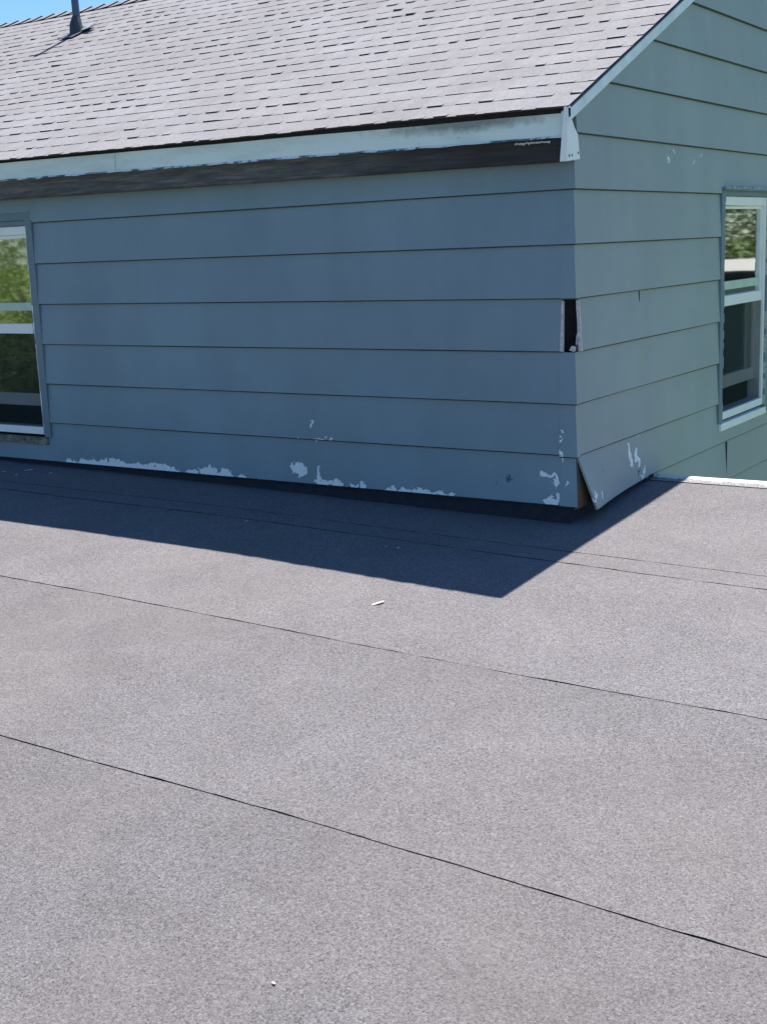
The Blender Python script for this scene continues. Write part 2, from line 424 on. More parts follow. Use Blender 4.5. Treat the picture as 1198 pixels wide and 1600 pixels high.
# --- gable wall
b = MB()
def clip_piece(y0, y1, z0, z1, zb, k):
    zc = 1.30 + 0.455*y0
    if z0 < zc - 0.01 and z1 > zc + 0.01:
        clip_piece(y0, y1, z0, zc, zb, k); z0 = zc
    a0 = max(y0, (z0-1.30)/0.455); a1 = min(y1, 2*RY - (z0-1.30)/0.455)
    t0 = max(y0, (z1-1.30)/0.455); t1 = min(y1, 2*RY - (z1-1.30)/0.455)
    if a1 - a0 < 0.01 or t1 - t0 < 0: 
        if a1 - a0 < 0.01: return
        t0 = t1 = RY
    lap_piece(b, 'y', a0, a1, z0, z1, zb, k+20, t0, t1)
for k in range(-14, 14):
    zb = k*E; zt = zb+E
    ya = 0.032 if k == 2 else (0.70 if k == -1 else 0.006)
    if k < -1: ya = 0.80
    w0, w1, wz0, wz1 = WIN_G
    spans = [(ya, WY, zb, zt)]
    if zt > wz0 and zb < wz1 and k >= -1:
        spans = [(ya, w0, zb, zt), (w1, WY, zb, zt)]
        if zb < wz0: spans.append((w0, w1, zb, wz0))
        if zt > wz1: spans.append((w0, w1, wz1, zt))
    for (a, c, z0, z1) in spans: clip_piece(a, c, z0, z1, zb, k)
    # butt joints between boards, a thin dark gap strip
gable_wall = b.build('gable_wall', [M['gable'], M['shade_line']], house, recalc=False)
tag(gable_wall, 'blue grey lap siding of the gable end with scuffs high up')
b = MB()
for (y, z0, z1) in ((1.742, -0.398, -0.203), (0.62, 0.555, 0.598)):
    b = MB(); b.box(T*0.2, T*(1-0.5*(z1 > 0)), y-0.0007, y+0.0007, z0, z1)
    b.build('board_joint', M['shade_line'], gable_wall)

# --- loose bottom board on the gable side, kicked out at the corner
b = MB(); n = 10
def lb(y, z):   # kick grows to the corner
    k = max(0.0, 1 - y/0.70)
    f = (0.0 - z)/0.2
    return (T*0.3 + T*f + 0.045*k*k*f + 0.0015, y, z)
rows = []
for j in range(5):
    fz = j/4; row = []
    for i in range(n+1):
        fy = i/n
        y0 = 0.012 + 0.070*(fz**1.15)            # broken slanting end
        y1 = 0.700
        y = y0 + (y1-y0)*fy
        z = -0.002 - (0.222 - 0.026*(y/0.7))*fz
        row.append(lb(y, z))
    rows.append(row)
for j in range(4):
    for i in range(n):
        b.quad([rows[j][i], rows[j+1][i], rows[j+1][i+1], rows[j][i+1]])
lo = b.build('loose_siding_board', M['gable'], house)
lo.modifiers.new('solid', 'SOLIDIFY').thickness = 0.009
tag(lo, 'bottom siding board kicked outward at the corner, paint flaked to white')
# bare wood seen in the open corner
b = MB()
b.box(-0.008, 0.000, 0.002, 0.17, -0.212, 0.0)
b.build('corner_post', M['sheath'], house, bevel=0.002)
# cavity lining behind the missing cap
b = MB()
b.quad([(-0.06, 0.02, 0.39), (-0.02, 0.05, 0.39), (-0.02, 0.05, 0.61), (-0.06, 0.02, 0.61)])
b.quad([(-0.07, 0.006, 0.39), (-0.045, 0.03, 0.39), (-0.045, 0.03, 0.61), (-0.07, 0.006, 0.61)])
b.quad([(-0.02, 0.04, 0.39), (0.0, 0.05, 0.39), (0.0, 0.05, 0.61), (-0.02, 0.04, 0.61)])
b.build('cavity_lining', M['dark'], house)
# primed board ends and splinter in the gap
b = MB()
b.prism([(-0.054, -0.0165, 0.405), (-0.042, -0.0165, 0.403), (-0.043, -0.006, 0.592), (-0.051, -0.005, 0.594)], (0, 0.012, 0))
b.prism([(0.0185, 0.022, 0.404), (0.0185, 0.035, 0.402), (0.006, 0.036, 0.592), (0.006, 0.026, 0.595)], (-0.012, 0, 0))
b.prism([(-0.024, 0.002, 0.408), (-0.006, 0.002, 0.402), (-0.004, 0.002, 0.420), (-0.014, 0.002, 0.424)], (0.004, 0.012, 0))
b.prism([(-0.006, 0.022, 0.425), (0.0, 0.022, 0.43), (0.002, 0.024, 0.475), (-0.003, 0.022, 0.46)], (0.002, 0.006, 0))
b.build('exposed_board_end', M['primer'], house)

# --- metal corner caps, one per course
def cap(k, wl=0.060, wr=0.034, jit=0.0, drop=0.0):
    b = MB(); zb = k*E; z0 = zb-drop; z1 = zb+E-0.001; e = 0.0045
    o0 = T+0.0026+jit; o1 = 0.0030+jit*0.3
    for (wd, ax) in ((wl, 0), (wr, 1)):
        if wd <= 0: continue
        P = (lambda u, o, z: (-u, -o, z)) if ax == 0 else (lambda u, o, z: (o, u, z))
        c0 = (o0-.004, -o0+.004, z0); ce = (o0, -o0, z0+e); c1 = (o1, -o1, z1)
        p0 = P(wd, o0-.004, z0); pe = P(wd, o0, z0+e); p1 = P(wd*0.97, o1, z1)
        b.quad([ce, pe, p1, c1], 1.0, ax*2); b.quad([c0, p0, pe, ce], 1.0, 1)
        q0 = (p0[0], 0.0, z0) if ax == 0 else (0.0, p0[1], z0)
        b.quad([c0, (0.0, 0.0, z0), q0, p0], 1.0, 1)
        b.quad([p0, q0, p1], 1.0, 1)
    return b.build('corner_cap', [M['cap'], M['shade_line'], M['gable']], house, recalc=False)
for k, jit, drop in ((5, 0.0, 0.0), (4, 0.0, 0.0), (3, 0.0, 0.001), (1, 0.0003, 0.001), (0, 0.0016, 0.006)):
    cap(k, wl=0.05 if k > 2 else 0.062, wr=0.012, jit=jit, drop=drop)
cl = cap(-1, wl=0.062, wr=0.0, jit=0.001, drop=0.002)
tag(cl, 'lowest metal corner cap, torn open with flaked paint')

# --- flashing upstand and inner wall behind the siding bottoms
b = MB()
b.box(XL, -0.03, 0.012, 0.03, -0.42, -0.12)
b.box(-0.05, -0.034, 0.031, 0.79, -0.42, -0.10)
b.build('base_flashing', M['upstand'], house)
# interior shell: floor, ceiling and dark walls, so windows look into a real room
b = MB()
b.box(XL+0.1, -0.09, 0.14, 0.16, -0.5, -0.16); b.box(XL+0.1, -0.12, 0.14, WY-0.1, -0.30, -0.25)
b.box(XL+0.1, -0.12, 0.14, WY-0.1, 1.24, 1.26)
b.box(-0.92, -0.90, 0.16, 1.3, -0.25, 1.24); b.box(-4.6, -4.58, 0.16, 3.2, -0.25, 1.24)
b.box(-4.6, -0.92, 3.2, 3.24, -0.25, 1.24)
b.box(-3.0, -2.96, 2.8, 5.9, -0.25, 1.24)
m_int = simple('interior_wall', (0.30, 0.30, 0.29), 0.8, 0.05)
b.build('interior_wall', m_int, house)
# back and far walls
b = MB()
b.box(XL, 0.0, WY, WY+0.012, GZ-0.3, 1.30)
b.prism([(XL, 0, GZ-0.3), (XL, WY, GZ-0.3), (XL, WY, 1.30), (XL, RY, 2.66), (XL, 0, 1.30)], (0.02, 0, 0))
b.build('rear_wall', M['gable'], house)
b = MB()   # backing sheath of gable wall (round the window)
gx0, gx1 = -0.09, -0.006
def gp(y0, y1, z0, z1): b.box(gx0, gx1, y0, y1, z0, z1)
gp(0.15, WIN_G[0]-0.0, -0.1, 1.29); gp(WIN_G[1], WY-0.02, -0.1, 1.29)
gp(WIN_G[0], WIN_G[1], -0.25, WIN_G[2]-0.002); gp(WIN_G[0], WIN_G[1], WIN_G[3]+0.002, 1.29)
b.prism([(gx0, 0.02, 1.292), (gx0, WY-0.02, 1.292), (gx0, RY, 2.62)], (0.08, 0, 0))
b.box(XL+0.02, WIN_F[0], 0.032, 0.12, -0.3, 1.12); b.box(WIN_F[1], -0.10, 0.032, 0.12, -0.3, 1.12)
b.box(WIN_F[0], WIN_F[1], 0.032, 0.12, -0.3, WIN_F[2]-0.002); b.box(WIN_F[0], WIN_F[1], 0.032, 0.12, WIN_F[3]+0.002, 1.12)
b.build('wall_sheathing', M['dark'], house)

# ------------------------------------------------------------------ main roof
def sag(x, y): return 0.0068*(-x)*max(0.0, 1 - max(0, y+0.11)/1.2) + 0.006*noise.noise(Vector((x*0.8, y*1.3, 9)))
def roof_z(x, y): return 1.337 + 0.455*y + sag(x, y)
SL = math.hypot(1, 0.455); NY, NZ = -0.455/SL, 1/SL
deck = MB()
XR = 0.022
nx = 46; ny = 16
def dk(x, y, t): return (x, y + NY*t, roof_z(x, y) + NZ*t)
for i in range(nx):
    for j in range(ny):
        x0 = XL-0.1 + (XR-XL+0.1)*i/nx; x1 = XL-0.1 + (XR-XL+0.1)*(i+1)/nx
        y0 = -0.085 + (RY+0.085)*j/ny; y1 = -0.085 + (RY+0.085)*(j+1)/ny
        deck.quad([dk(x0,y0,-0.012), dk(x1,y0,-0.012), dk(x1,y1,-0.012), dk(x0,y1,-0.012)], 1.0)
for (xa) in (XL-0.1, XR):
    for j in range(ny):
        y0 = -0.085 + (RY+0.085)*j/ny; y1 = -0.085 + (RY+0.085)*(j+1)/ny
        deck.quad([dk(xa,y0,-0.012), dk(xa,y1,-0.012), dk(xa,y1,-0.035), dk(xa,y0,-0.035)], 1.0, 1)
# front shingles: tabs with their own butt thickness
exp_ = 0.127; rows_n = int((RY+0.115)*SL/exp_) + 1
rg = random.Random(11)
for r in range(rows_n):
    yb = -0.115 + r*exp_/SL
    if yb > RY-0.02: break
    yt = min(yb + exp_*1.25/SL, RY)
    x = XL-0.1 - rg.random()*0.2; thick = False
    while x < XR+0.012:
        thick = not thick
        wd = rg.uniform(0.040, 0.085) if thick else rg.uniform(0.025, 0.075)
        xa, xb = max(x, XL-0.12), min(x+wd, XR+0.014)
        x += wd
        if xb - xa < 0.004: continue
        t = rg.choice((0.0030, 0.0038, 0.0046, 0.0066)) if thick else rg.choice((0.0010, 0.0015, 0.0024))
        curl = rg.uniform(0.001, 0.005) if rg.random() < 0.05 else 0.0
        yo = yb + rg.uniform(-0.0015, 0.0015); ym = yo + 0.030
        tint = rg.uniform(0.955, 1.04)
        q = dk
        A = q(xa, yo, t+curl); Bq = q(xb, yo, t+curl*rg.random())
        tm_ = 0.0022
        Am = q(xa, ym, tm_); Bm = q(xb, ym, tm_); C = q(xb, yt, 0.0004); D = q(xa, yt, 0.0004)
        deck.quad([A, Bq, Bm, Am], tint, 0); deck.quad([Am, Bm, C, D], tint, 0)
        A2 = q(xa, yo+0.001, -0.003); B2 = q(xb, yo+0.001, -0.003)
        deck.quad([A2, B2, Bq, A], 1, 1)
        deck.quad([A2, A, Am], tint, 0); deck.quad([B2, Bm, Bq], tint, 0)
# rear slope
for j in range(28):
    y0 = RY + 0.11*j; y1 = y0+0.112
    f = lambda y: 1.337 + 0.455*(2*RY - y)
    deck.quad([(XL-0.1, y0, f(y0)), (XR, y0, f(y0)), (XR, y1, f(y1)+0.008), (XL-0.1, y1, f(y1)+0.008)], rg.uniform(.94, 1.04))
    deck.quad([(XL-0.1, y1, f(y1)), (XR, y1, f(y1)), (XR, y1, f(y1)+0.008), (XL-0.1, y1, f(y1)+0.008)], 1, 1)
roof = deck.build('roof', [M['shingle'], M['butt']], house, attr=True, recalc=False)
# ridge cap shingles
b = MB(); x = XL-0.1; rg = random.Random(5)
while x < XR:
    x2 = min(x+0.145, XR+0.01); t0 = 0.017; t1 = 0.006; z = 1.337+0.455*RY; dy = 0.11
    tint = rg.uniform(.9, 1.05)
    for s in (-1, 1):
        b.quad([(x, RY, z+t1), (x2, RY, z+t0), (x2, RY+s*dy, z+t0-0.455*dy), (x, RY+s*dy, z+t1-0.455*dy)], tint)
        b.quad([(x2, RY, z+t0), (x2, RY, z), (x2, RY+s*dy, z-0.455*dy), (x2, RY+s*dy, z+t0-0.455*dy)], tint, 1)
    x += 0.14
b.build('ridge_cap', [M['shingle'], M['butt']], roof, attr=True, recalc=False)

# fascia, lip, weathered board, soffit
def eave_z(x): return 0.0088*(-x)
b = MB(); nxs = 60
def fas(x, y, z):
    return (x, y + 0.0025*noise.noise(Vector((x*1.6, z*9, 2))), z + eave_z(x) + 0.0022*noise.noise(Vector((x*2.1, 0, 5))))
XE = 0.006
for i in range(nxs):
    x0 = XL-0.1 + (XE-XL+0.1)*i/nxs; x1 = XL-0.1 + (XE-XL+0.1)*(i+1)/nxs
    b.quad([fas(x0,-.094,1.186), fas(x1,-.094,1.186), fas(x1,-.088,1.266), fas(x0,-.088,1.266)])
    b.quad([fas(x0,-.088,1.266), fas(x1,-.088,1.266), fas(x1,-.070,1.268), fas(x0,-.070,1.268)])
    b.quad([fas(x0,-.094,1.186), fas(x1,-.094,1.186), fas(x1,-.074,1.186), fas(x0,-.074,1.186)])
fascia = b.build('fascia', M['fascia'], roof, smooth=False)
tag(fascia, 'stained pale green metal fascia under the eave shingles')
b = MB()
nl = 420
for i in range(nl):
    x0 = XL-0.1 + (XE-XL+0.1)*i/nl; x1 = XL-0.1 + (XE-XL+0.1)*(i+1)/nl
    h0 = 0.007 + 0.004*noise.noise(Vector((x0*7, 1, 1))); h1 = 0.007 + 0.004*noise.noise(Vector((x1*7, 1, 1)))
    j0 = 0.004*noise.noise(Vector((x0*11, 4, 1))); j1 = 0.004*noise.noise(Vector((x1*11, 4, 1)))
    p = [fas(x0,-.1005,1.180+j0), fas(x1,-.1005,1.180+j1), fas(x1,-.096,1.180+j1+h1), fas(x0,-.096,1.180+j0+h0)]
    b.quad(p); q = [(a, y+0.004, z) for a, y, z in p]; b.quad([p[0], q[0], q[1], p[1]]); b.quad([p[3], p[2], q[2], q[3]])
b.build('fascia_lip', M['lip'], fascia)
b = MB()   # small joint flange
b.box(-2.246, -2.242, -0.0975, -0.094, 1.188+0.019, 1.264+0.019)
b.build('fascia_joint', M['fascia'], fascia)
b = MB()
def wb(x, y, z): return (x, y, z + eave_z(x)*0.8 + 0.0015*noise.noise(Vector((x*3, z*4, 8))))
for i in range(nxs):
    x0 = XL-0.1 + (XE-XL+0.1-0.012)*i/nxs; x1 = XL-0.1 + (XE-XL+0.1-0.012)*(i+1)/nxs
    prof = [(-.070,1.190), (-.072,1.102), (-.060,1.098), (-.034,1.098)]
    for (ya, za), (yb_, zb_) in zip(prof, prof[1:]):
        b.quad([wb(x0,ya,za), wb(x1,ya,za), wb(x1,yb_,zb_), wb(x0,yb_,zb_)])
    b.quad([wb(x0,-.072,1.19), wb(x1,-.072,1.19), wb(x1,-.072,1.27), wb(x0,-.072,1.27)])
gb = b.build('gutter_board', M['board'], roof)
tag(gb, 'bare weathered grey board below the fascia, nearly black near the corner')
b = MB(); rg = random.Random(8)      # torn pale strip hanging at the top of the board, near the corner
top = [(-.20 + .0085*i, 1.176 + rg.uniform(-.002, .002)) for i in range(18)]
for (xa, za), (xb, zb_) in zip(top, top[1:]):
    b.prism([(xa, -.077, za), (xb, -.077, zb_), (xb, -.078, zb_-.006+rg.uniform(-.004, .002)), (xa, -.078, za-.006)], (0, .003, 0))
b.build('torn_strip', M['primer'], gb)
b = MB()
for i in range(nxs):
    x0 = XL-0.1 + (XE-XL+0.1-0.012)*i/nxs; x1 = XL-0.1 + (XE-XL+0.1-0.012)*(i+1)/nxs
    b.quad([wb(x0,-.034,1.104), wb(x1,-.034,1.104), wb(x1,.012,1.104), wb(x0,.012,1.104)])
b.build('soffit', M['casing'], roof)
# black starter strip in the gap above the fascia
b = MB()
for i in range(nxs):
    x0 = XL-0.1 + (XR-XL+0.1)*i/nxs; x1 = XL-0.1 + (XR-XL+0.1)*(i+1)/nxs
    b.quad([(x0,-.080,1.262+eave_z(x0)), (x1,-.080,1.262+eave_z(x1)), (x1,-.080,roof_z(x1,-.08)-.012), (x0,-.080,roof_z(x0,-.08)-.012)])
b.build('starter_strip', M['bitumen'], roof)

# rake trim along the gable, both slopes
b = MB()
def rz(y): return 1.318 + 0.455*y if y <= RY else 1.318 + 0.455*(2*RY-y)
ys = [-0.105 + (RY+0.105)*i/14 for i in range(15)] + [RY + (RY+0.09)*i/10 for i in range(1, 11)]
for y0, y1 in zip(ys, ys[1:]):
    A = lambda y, x, d: (x + 0.0015*noise.noise(Vector((0, y*2, 1))), y, rz(y)-d)
    prof = [(0.004, 0.0), (0.030, 0.0), (0.032, 0.040), (0.018, 0.043), (0.016, 0.043)]
    for (xa, da), (xb, db) in zip(prof, prof[1:]):
        b.quad([A(y0,xa,da), A(y1,xa,da), A(y1,xb,db), A(y0,xb,db)])
b.quad([A(ys[0],0.004,0), A(ys[0],0.030,0), A(ys[0],0.032,0.040), A(ys[0],0.004,0.040)])
b.build('rake_trim', M['trim'], roof)
# white return piece closing the eave end
b = MB()
P2 = [(-.118,1.284),(-.080,1.290),(-.078,1.250),(-.064,1.236),(-.050,1.216),(-.022,1.194),(-.016,1.160),(-.004,1.107),(-.116,1.096)]
b.prism([(0.030, y, z) for y, z in P2], (-0.004, 0, 0))
b.prism([(0.030,-.118,1.285),(0.030,-.118,1.096),(0.002,-.117,1.096),(0.002,-.117,1.10),(0.020,-.117,1.285)], (0,0.004,0))
eo = b.build('eave_return', M['vinyl'], roof, bevel=0.001)
tag(eo, 'white metal return closing the eave end at the corner, bent and nail marked')
b = MB()
b.box(0.0302, 0.0312, -.101, -.084, 1.246, 1.281)
b.build('torn_hole', M['dark'], eo)
for (y, z) in ((-.022, 1.128), (-.075, 1.118), (-.098, 1.116)):
    b = MB(); b.box(0.0302, 0.0315, y-.003, y+.003, z-.004, z+.004)
    b.build('nail_hole', M['dark'], eo)

# vent pipe and its boot
px, py = -4.86, 2.26; pz = roof_z(px, py)
b = MB()
b.tube([(px+0.01, py, pz-0.05), (px, py, pz+0.15), (px-0.012, py, pz+0.78)], [0.029, 0.026, 0.025], 16)
vp = b.build('vent_pipe', M['pipe'], roof, smooth=True)
b = MB()
b.tube([(px, py, pz-0.02), (px, py-0.01, pz+0.06), (px, py, pz+0.11)], [0.058, 0.044, 0.030], 18, cap=False)
b.build('pipe_boot', M['rubber'], vp, smooth=True)
b = MB()
def sp(x, y, t): return (x, y, 1.337+0.455*y+sag(x, y)+t)
b.prism([sp(px-0.07,py-0.13,0.012), sp(px+0.08,py-0.13,0.012), sp(px+0.08,py+0.10,0.014), sp(px-0.07,py+0.10,0.014)], (0,0,0.003))
b.build('pipe_flashing', M['rubber'], vp)
b = MB()
b.prism([sp(px+0.05,py-0.02,0.018), sp(px+0.16,py-0.05,0.035), sp(px+0.15,py+0.05,0.045), sp(px+0.05,py+0.06,0.03)], (0,0,0.004))
b.build('bent_flashing_tab', M['metal_flash'], vp)

# ------------------------------------------------------------------ windows
def window(axis, u0, u1, z0, z1, zm, label, sill_mat, fw=0.022, st=0.022, bar=0.066):
    """outer vinyl frame between u0..u1, z0..z1; zm meeting-rail top. d = depth outward."""
    def B(b, ua, ub, d0, d1, za, zb, mi=0):
        if axis == 'x': b.box(ua, ub, -d1, -d0, za, zb, mi=mi)
        else: b.box(d0, d1, ua, ub, za, zb, mi=mi)
    ft = 0.042
    b = MB()
    B(b, u0, u0+fw, -0.07, 0.006, z0, z1); B(b, u1-fw, u1, -0.07, 0.006, z0, z1)
    B(b, u0+fw, u1-fw, -0.07, 0.005, z1-ft, z1); B(b, u0+fw, u1-fw, -0.07, 0.008, z0, z0+0.038)
    win = b.build('window', M['vinyl'], house, bevel=0.002)
    tag(win, label)
    # upper sash (outer track)
    a0, a1 = u0+fw+0.002, u1-fw-0.002
    b = MB()
    zt = z1-ft-0.002; zr = zm-0.050
    B(b, a0, a0+st, -0.030, -0.008, zr, zt); B(b, a1-st, a1, -0.030, -0.008, zr, zt)
    B(b, a0+st, a1-st, -0.030, -0.008, zt-0.014, zt); B(b, a0+st, a1-st, -0.030, 0.002, zr, zm)
    us = b.build('upper_sash', M['vinyl'], win, bevel=0.0015)
    b = MB(); B(b, a0+st, a1-st, -0.020, -0.016, zm, zt-0.014)
    b.build('pane', M['glass'], us)
    b = MB(); B(b, a0+st, a1-st, -0.015, -0.006, zm+bar, zm+bar+0.040)  # pale bar across the upper pane, modelled as a solid strip
    b.build('pale_bar', M['bar'], us, bevel=0.001)
    # lower sash (inner track), raised a little
    zb = z0+0.142; zq = zm+0.116
    b = MB(); st2 = 0.030
    B(b, a0, a0+st2, -0.060, -0.036, zb, zq); B(b, a1-st2, a1, -0.060, -0.036, zb, zq)
    B(b, a0+st2, a1-st2, -0.060, -0.036, zb, zb+0.062); B(b, a0+st2, a1-st2, -0.060, -0.036, zq-0.046, zq)
    ls = b.build('lower_sash', M['vinyl'], win, bevel=0.0015)
    b = MB(); B(b, a0+st2, a1-st2, -0.050, -0.046, zb+0.062, zq-0.046)
    b.build('pane', M['glass_screened'], ls)
    b = MB(); B(b, a0+0.004, a1-0.004, -0.0050, -0.0044, z0+0.040, zr-0.002)
    b.build('screen', M['screen'], win)
    # casing painted like the wall
    b = MB(); cw = 0.045
    uL, uR = u0-0.002, u1+0.002
    B(b, uL-cw, uL, -0.02, 0.016, z0-0.012, z1+0.026); B(b, uR, uR+cw, -0.02, 0.016, z0-0.012, z1+0.026)
    B(b, uL, uR, -0.02, 0.015, z1+0.002, z1+0.026)
    b.build('casing', M['casing'], win, bevel=0.002)
    b = MB()
    for e in (uL-0.002, uR-0.002):
        zz = z0
        while zz < z1:
            h = random.uniform(0.03, 0.12)
            if random.random() < 0.6:
                b = MB(); B(b, e, e+0.004, 0.006, 0.0175, zz, min(zz+h, z1)); b.build('caulk_strip', M['caulk'], win)
            zz += h + random.uniform(0.01, 0.05)
    b = MB()
    B(b, uL-0.02, uR+0.02, -0.02, 0.020, z0-0.050, z0-0.014)
    s = b.build('sill', sill_mat, win, bevel=0.003)
    return win, B
wf, Bf = window('x', -3.80, -2.978, -0.062, 0.990, 0.505, 'white double hung window at the left over a rotting sill, lower sash slightly raised', M['rot'], fw=0.016, st=0.012)
wg, Bg = window('y', 1.648, 2.318, -0.085, 0.992, 0.520, 'white double hung window in the gable wall near the roof edge', M['vinyl'], bar=0.028)
# filler boards closing the openings to the siding
b = MB()
b.box(-3.90, -3.846, -0.013, 0.03, -0.115, 1.056); b.box(-3.845, -2.94, -0.0125, 0.03, 1.0175, 1.056)
b.build('head_casing', M['casing'], wf, bevel=0.002)
b = MB()
b.box(-0.02, 0.014, 2.366, 2.417, -0.125, 1.012)
b.box(0.002, 0.030, 1.600, 2.42, 1.0185, 1.026)
b.build('head_casing', M['casing'], wg, bevel=0.002)
b = MB(); rg = random.Random(3)
for i in range(26):
    y = 1.62 + i*0.03; b.box(0.015, 0.031, y, y+rg.uniform(.031, .034), 1.0262, 1.0265+rg.uniform(.002, .011))
b.build('peeling_paint', M['caulk'], wg)
b = MB()   # curtain inside
b.box(-3.75, -3.72, 0.20, 0.22, 0.0, 0.98)
b.build('curtain_edge', m_int, wf)

# ------------------------------------------------------------------ flat roof
FX0, FX1, FY0, FY1 = -5.4, 4.6, -8.6, 0.83
def fz(x, y):
    z = -0.276 - 0.016*x + 0.070*min(y, 0) + (0.070*y if y > 0 else 0)
    if x > 0 and y > 0: z += 0.016*x*min(1, y/0.8)
    z += 0.006*noise.noise(Vector((x*0.9, y*1.1, 0.5))) + 0.0018*noise.noise(Vector((x*3.5, y*3.5, 2.5)))
    return z
seams = [FY1-0.02, -0.297, -0.418, -1.372, -2.320, -3.27, -4.22, -5.17, -6.12, -7.07, -8.02, FY0]
steps = [0.0, 0.0013, 0.0018, 0.0019, 0.0026, 0.004, 0.004, 0.004, 0.004, 0.004, 0.004, 0.0]
tints = [1.02, 1.0, 1.0, 0.915, 0.845, 0.88, 1.0, 1.02, 0.99, 1.0, 1.0, 1.0]
b = MB()
def seam_y(i, x):
    if i in (0, len(seams)-1): return seams[i]
    return seams[i] + 0.012*noise.noise(Vector((x*0.9, i*3.1, 0))) + 0.003*noise.noise(Vector((x*6, i*2.1, 7))) + 0.0012*noise.noise(Vector((x*30, i*2.1, 7)))
NX = 400
dx = (FX1-FX0)/NX
for i in range(len(seams)-1):
    ya, yb = seams[i], seams[i+1]     # ya is the upslope end
    nyv = max(2, int((ya-yb)/0.04))
    hgt = steps[i+1]
    base = len(b.v)
    for a in range(NX+1):
        x = FX0 + dx*a
        y0 = seam_y(i, x); y1 = seam_y(i+1, x)
        lift = max(0.15, 1 + 0.9*noise.noise(Vector((x*2.3, i*1.7, 3))) + 0.9*noise.noise(Vector((x*13, i*1.7, 5))))
        for c in range(nyv+1):
            f = c/nyv; y = y0 + (y1-y0)*f
            if a < 0: pass
            b.v.append((x, y, fz(x, y) + hgt*lift*f))
    for a in range(NX):
        x = FX0 + dx*(a+0.5)
        for c in range(nyv):
            y = b.v[base + a*(nyv+1)+c][1]
            if x < -0.25 and y > 0.06: continue      # under the house
            p = base + a*(nyv+1) + c; q = p + nyv+1
            b.f.append((p, p+1, q+1, q)); b.c.append(tints[i]); b.m.append(0)
    # front butt of the strip, slightly overlapping the next
    for a in range(NX):
        x = FX0 + dx*(a+0.5)
        p = base + a*(nyv+1) + nyv; q = p + nyv+1
        n = len(b.v); P0, Q0 = b.v[p], b.v[q]
        b.v += [P0, Q0]; n += 2; p = n-2; q = n-1
        b.v += [(P0[0], P0[1]+0.0012, P0[2]-hgt*1.3-0.0006), (Q0[0], Q0[1]+0.0012, Q0[2]-hgt*1.3-0.0006)]
        b.f.append((p, n, n+1, q)); b.c.append(1); b.m.append(1)
flat = b.build('flat_roof', [M['flat'], M['bitumen']], house, smooth=False, attr=True, recalc=False)
flat.data.polygons.foreach_set('use_smooth', [True]*len(flat.data.polygons))
tag(flat, 'low slope roof covered in grey granule membrane with long lap seams')
# metal drip edge along the rear
b = MB(); n = 90
for i in range(n):
    x0 = -0.03 + (FX1+0.03)*i/n; x1 = -0.03 + (FX1+0.03)*(i+1)/n
    def z_(x, y): return fz(x, min(y, 0.81)) + 0.0045
    b.quad([(x0,.735,z_(x0,.735)-.001), (x1,.735,z_(x1,.735)-.001), (x1,.845,z_(x1,.845)), (x0,.845,z_(x0,.845))])
    b.quad([(x0,.845,z_(x0,.845)), (x1,.845,z_(x1,.845)), (x1,.850,z_(x1,.845)-.07), (x0,.850,z_(x0,.845)-.07)])
b.build('drip_edge', M['drip'], flat)
b = MB()   # deck edge and the storey below
zz = lambda x, y: fz(x, y)-0.02
b.box(FX0+0.03, FX1-0.03, FY0+0.03, -0.05, GZ-0.3, -1.12)
b.prism([(FX0+.03, FY0+.03, -1.12), (FX0+.03, -.05, -1.12), (FX0+.03, -.05, zz(FX0, -.05)-.02), (FX0+.03, FY0+.03, zz(FX0, FY0)-.02)], (0.02,0,0))
b.prism([(FX1-.05, FY0+.03, -1.12), (FX1-.05, .80, -1.12), (FX1-.05, .80, zz(FX1, .8)-.02), (FX1-.05, FY0+.03, zz(FX1, FY0)-.02)], (0.02,0,0))
b.box(0.02, FX1-0.05, 0.79, 0.81, GZ-0.3, -0.32)
b.prism([(FX0+.05, FY0+.03, -1.12), (FX1-.05, FY0+.03, -1.12), (FX1-.05, FY0+.03, zz(FX1, FY0)-.02), (FX0+.05, FY0+.03, zz(FX0, FY0)-.02)], (0,0.02,0))
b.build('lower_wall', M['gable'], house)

# ------------------------------------------------------------------ small debris on the flat roof
def chip(name, x, y, w_, l_, rot, mat, label, cat, group=None, h=0.003, lift=0.004):
    b = MB(); rr = random.Random(int(abs(x*977)+abs(y*313))); pts = []
    n = 9
    for i in range(n):
        a = 2*math.pi*i/n; r = rr.uniform(.75, 1.1)
        pts.append((math.cos(a)*l_*r*0.5, math.sin(a)*w_*r*0.5, h*math.cos(a)*0.8))
    b.prism(pts, (0, 0, 0.0018))
    o = b.build(name, mat)
    o.location = (x, y, fz(x, y)+lift); o.rotation_euler = (-0.05, 0.0, rot)
    return tag(o, label, cat, group)
m_chip = simple('pale_wood_chip', (0.52, 0.47, 0.38), 0.7, 0.12, 60)
m_flake = simple('fallen_paint_flake', (0.55, 0.62, 0.66), 0.7, 0.2, 60)
chip('wood_chip', -0.233, -1.047, 0.018, 0.058, 0.95, m_chip, 'pale wood chip lying in the sun in front of the shadow edge', 'debris', h=0.006)
chip('paint_flake', 0.720, -2.819, 0.006, 0.012, -0.6, m_chip, 'tiny white flake in the foreground below the lowest roof seam', 'debris', h=0.001)
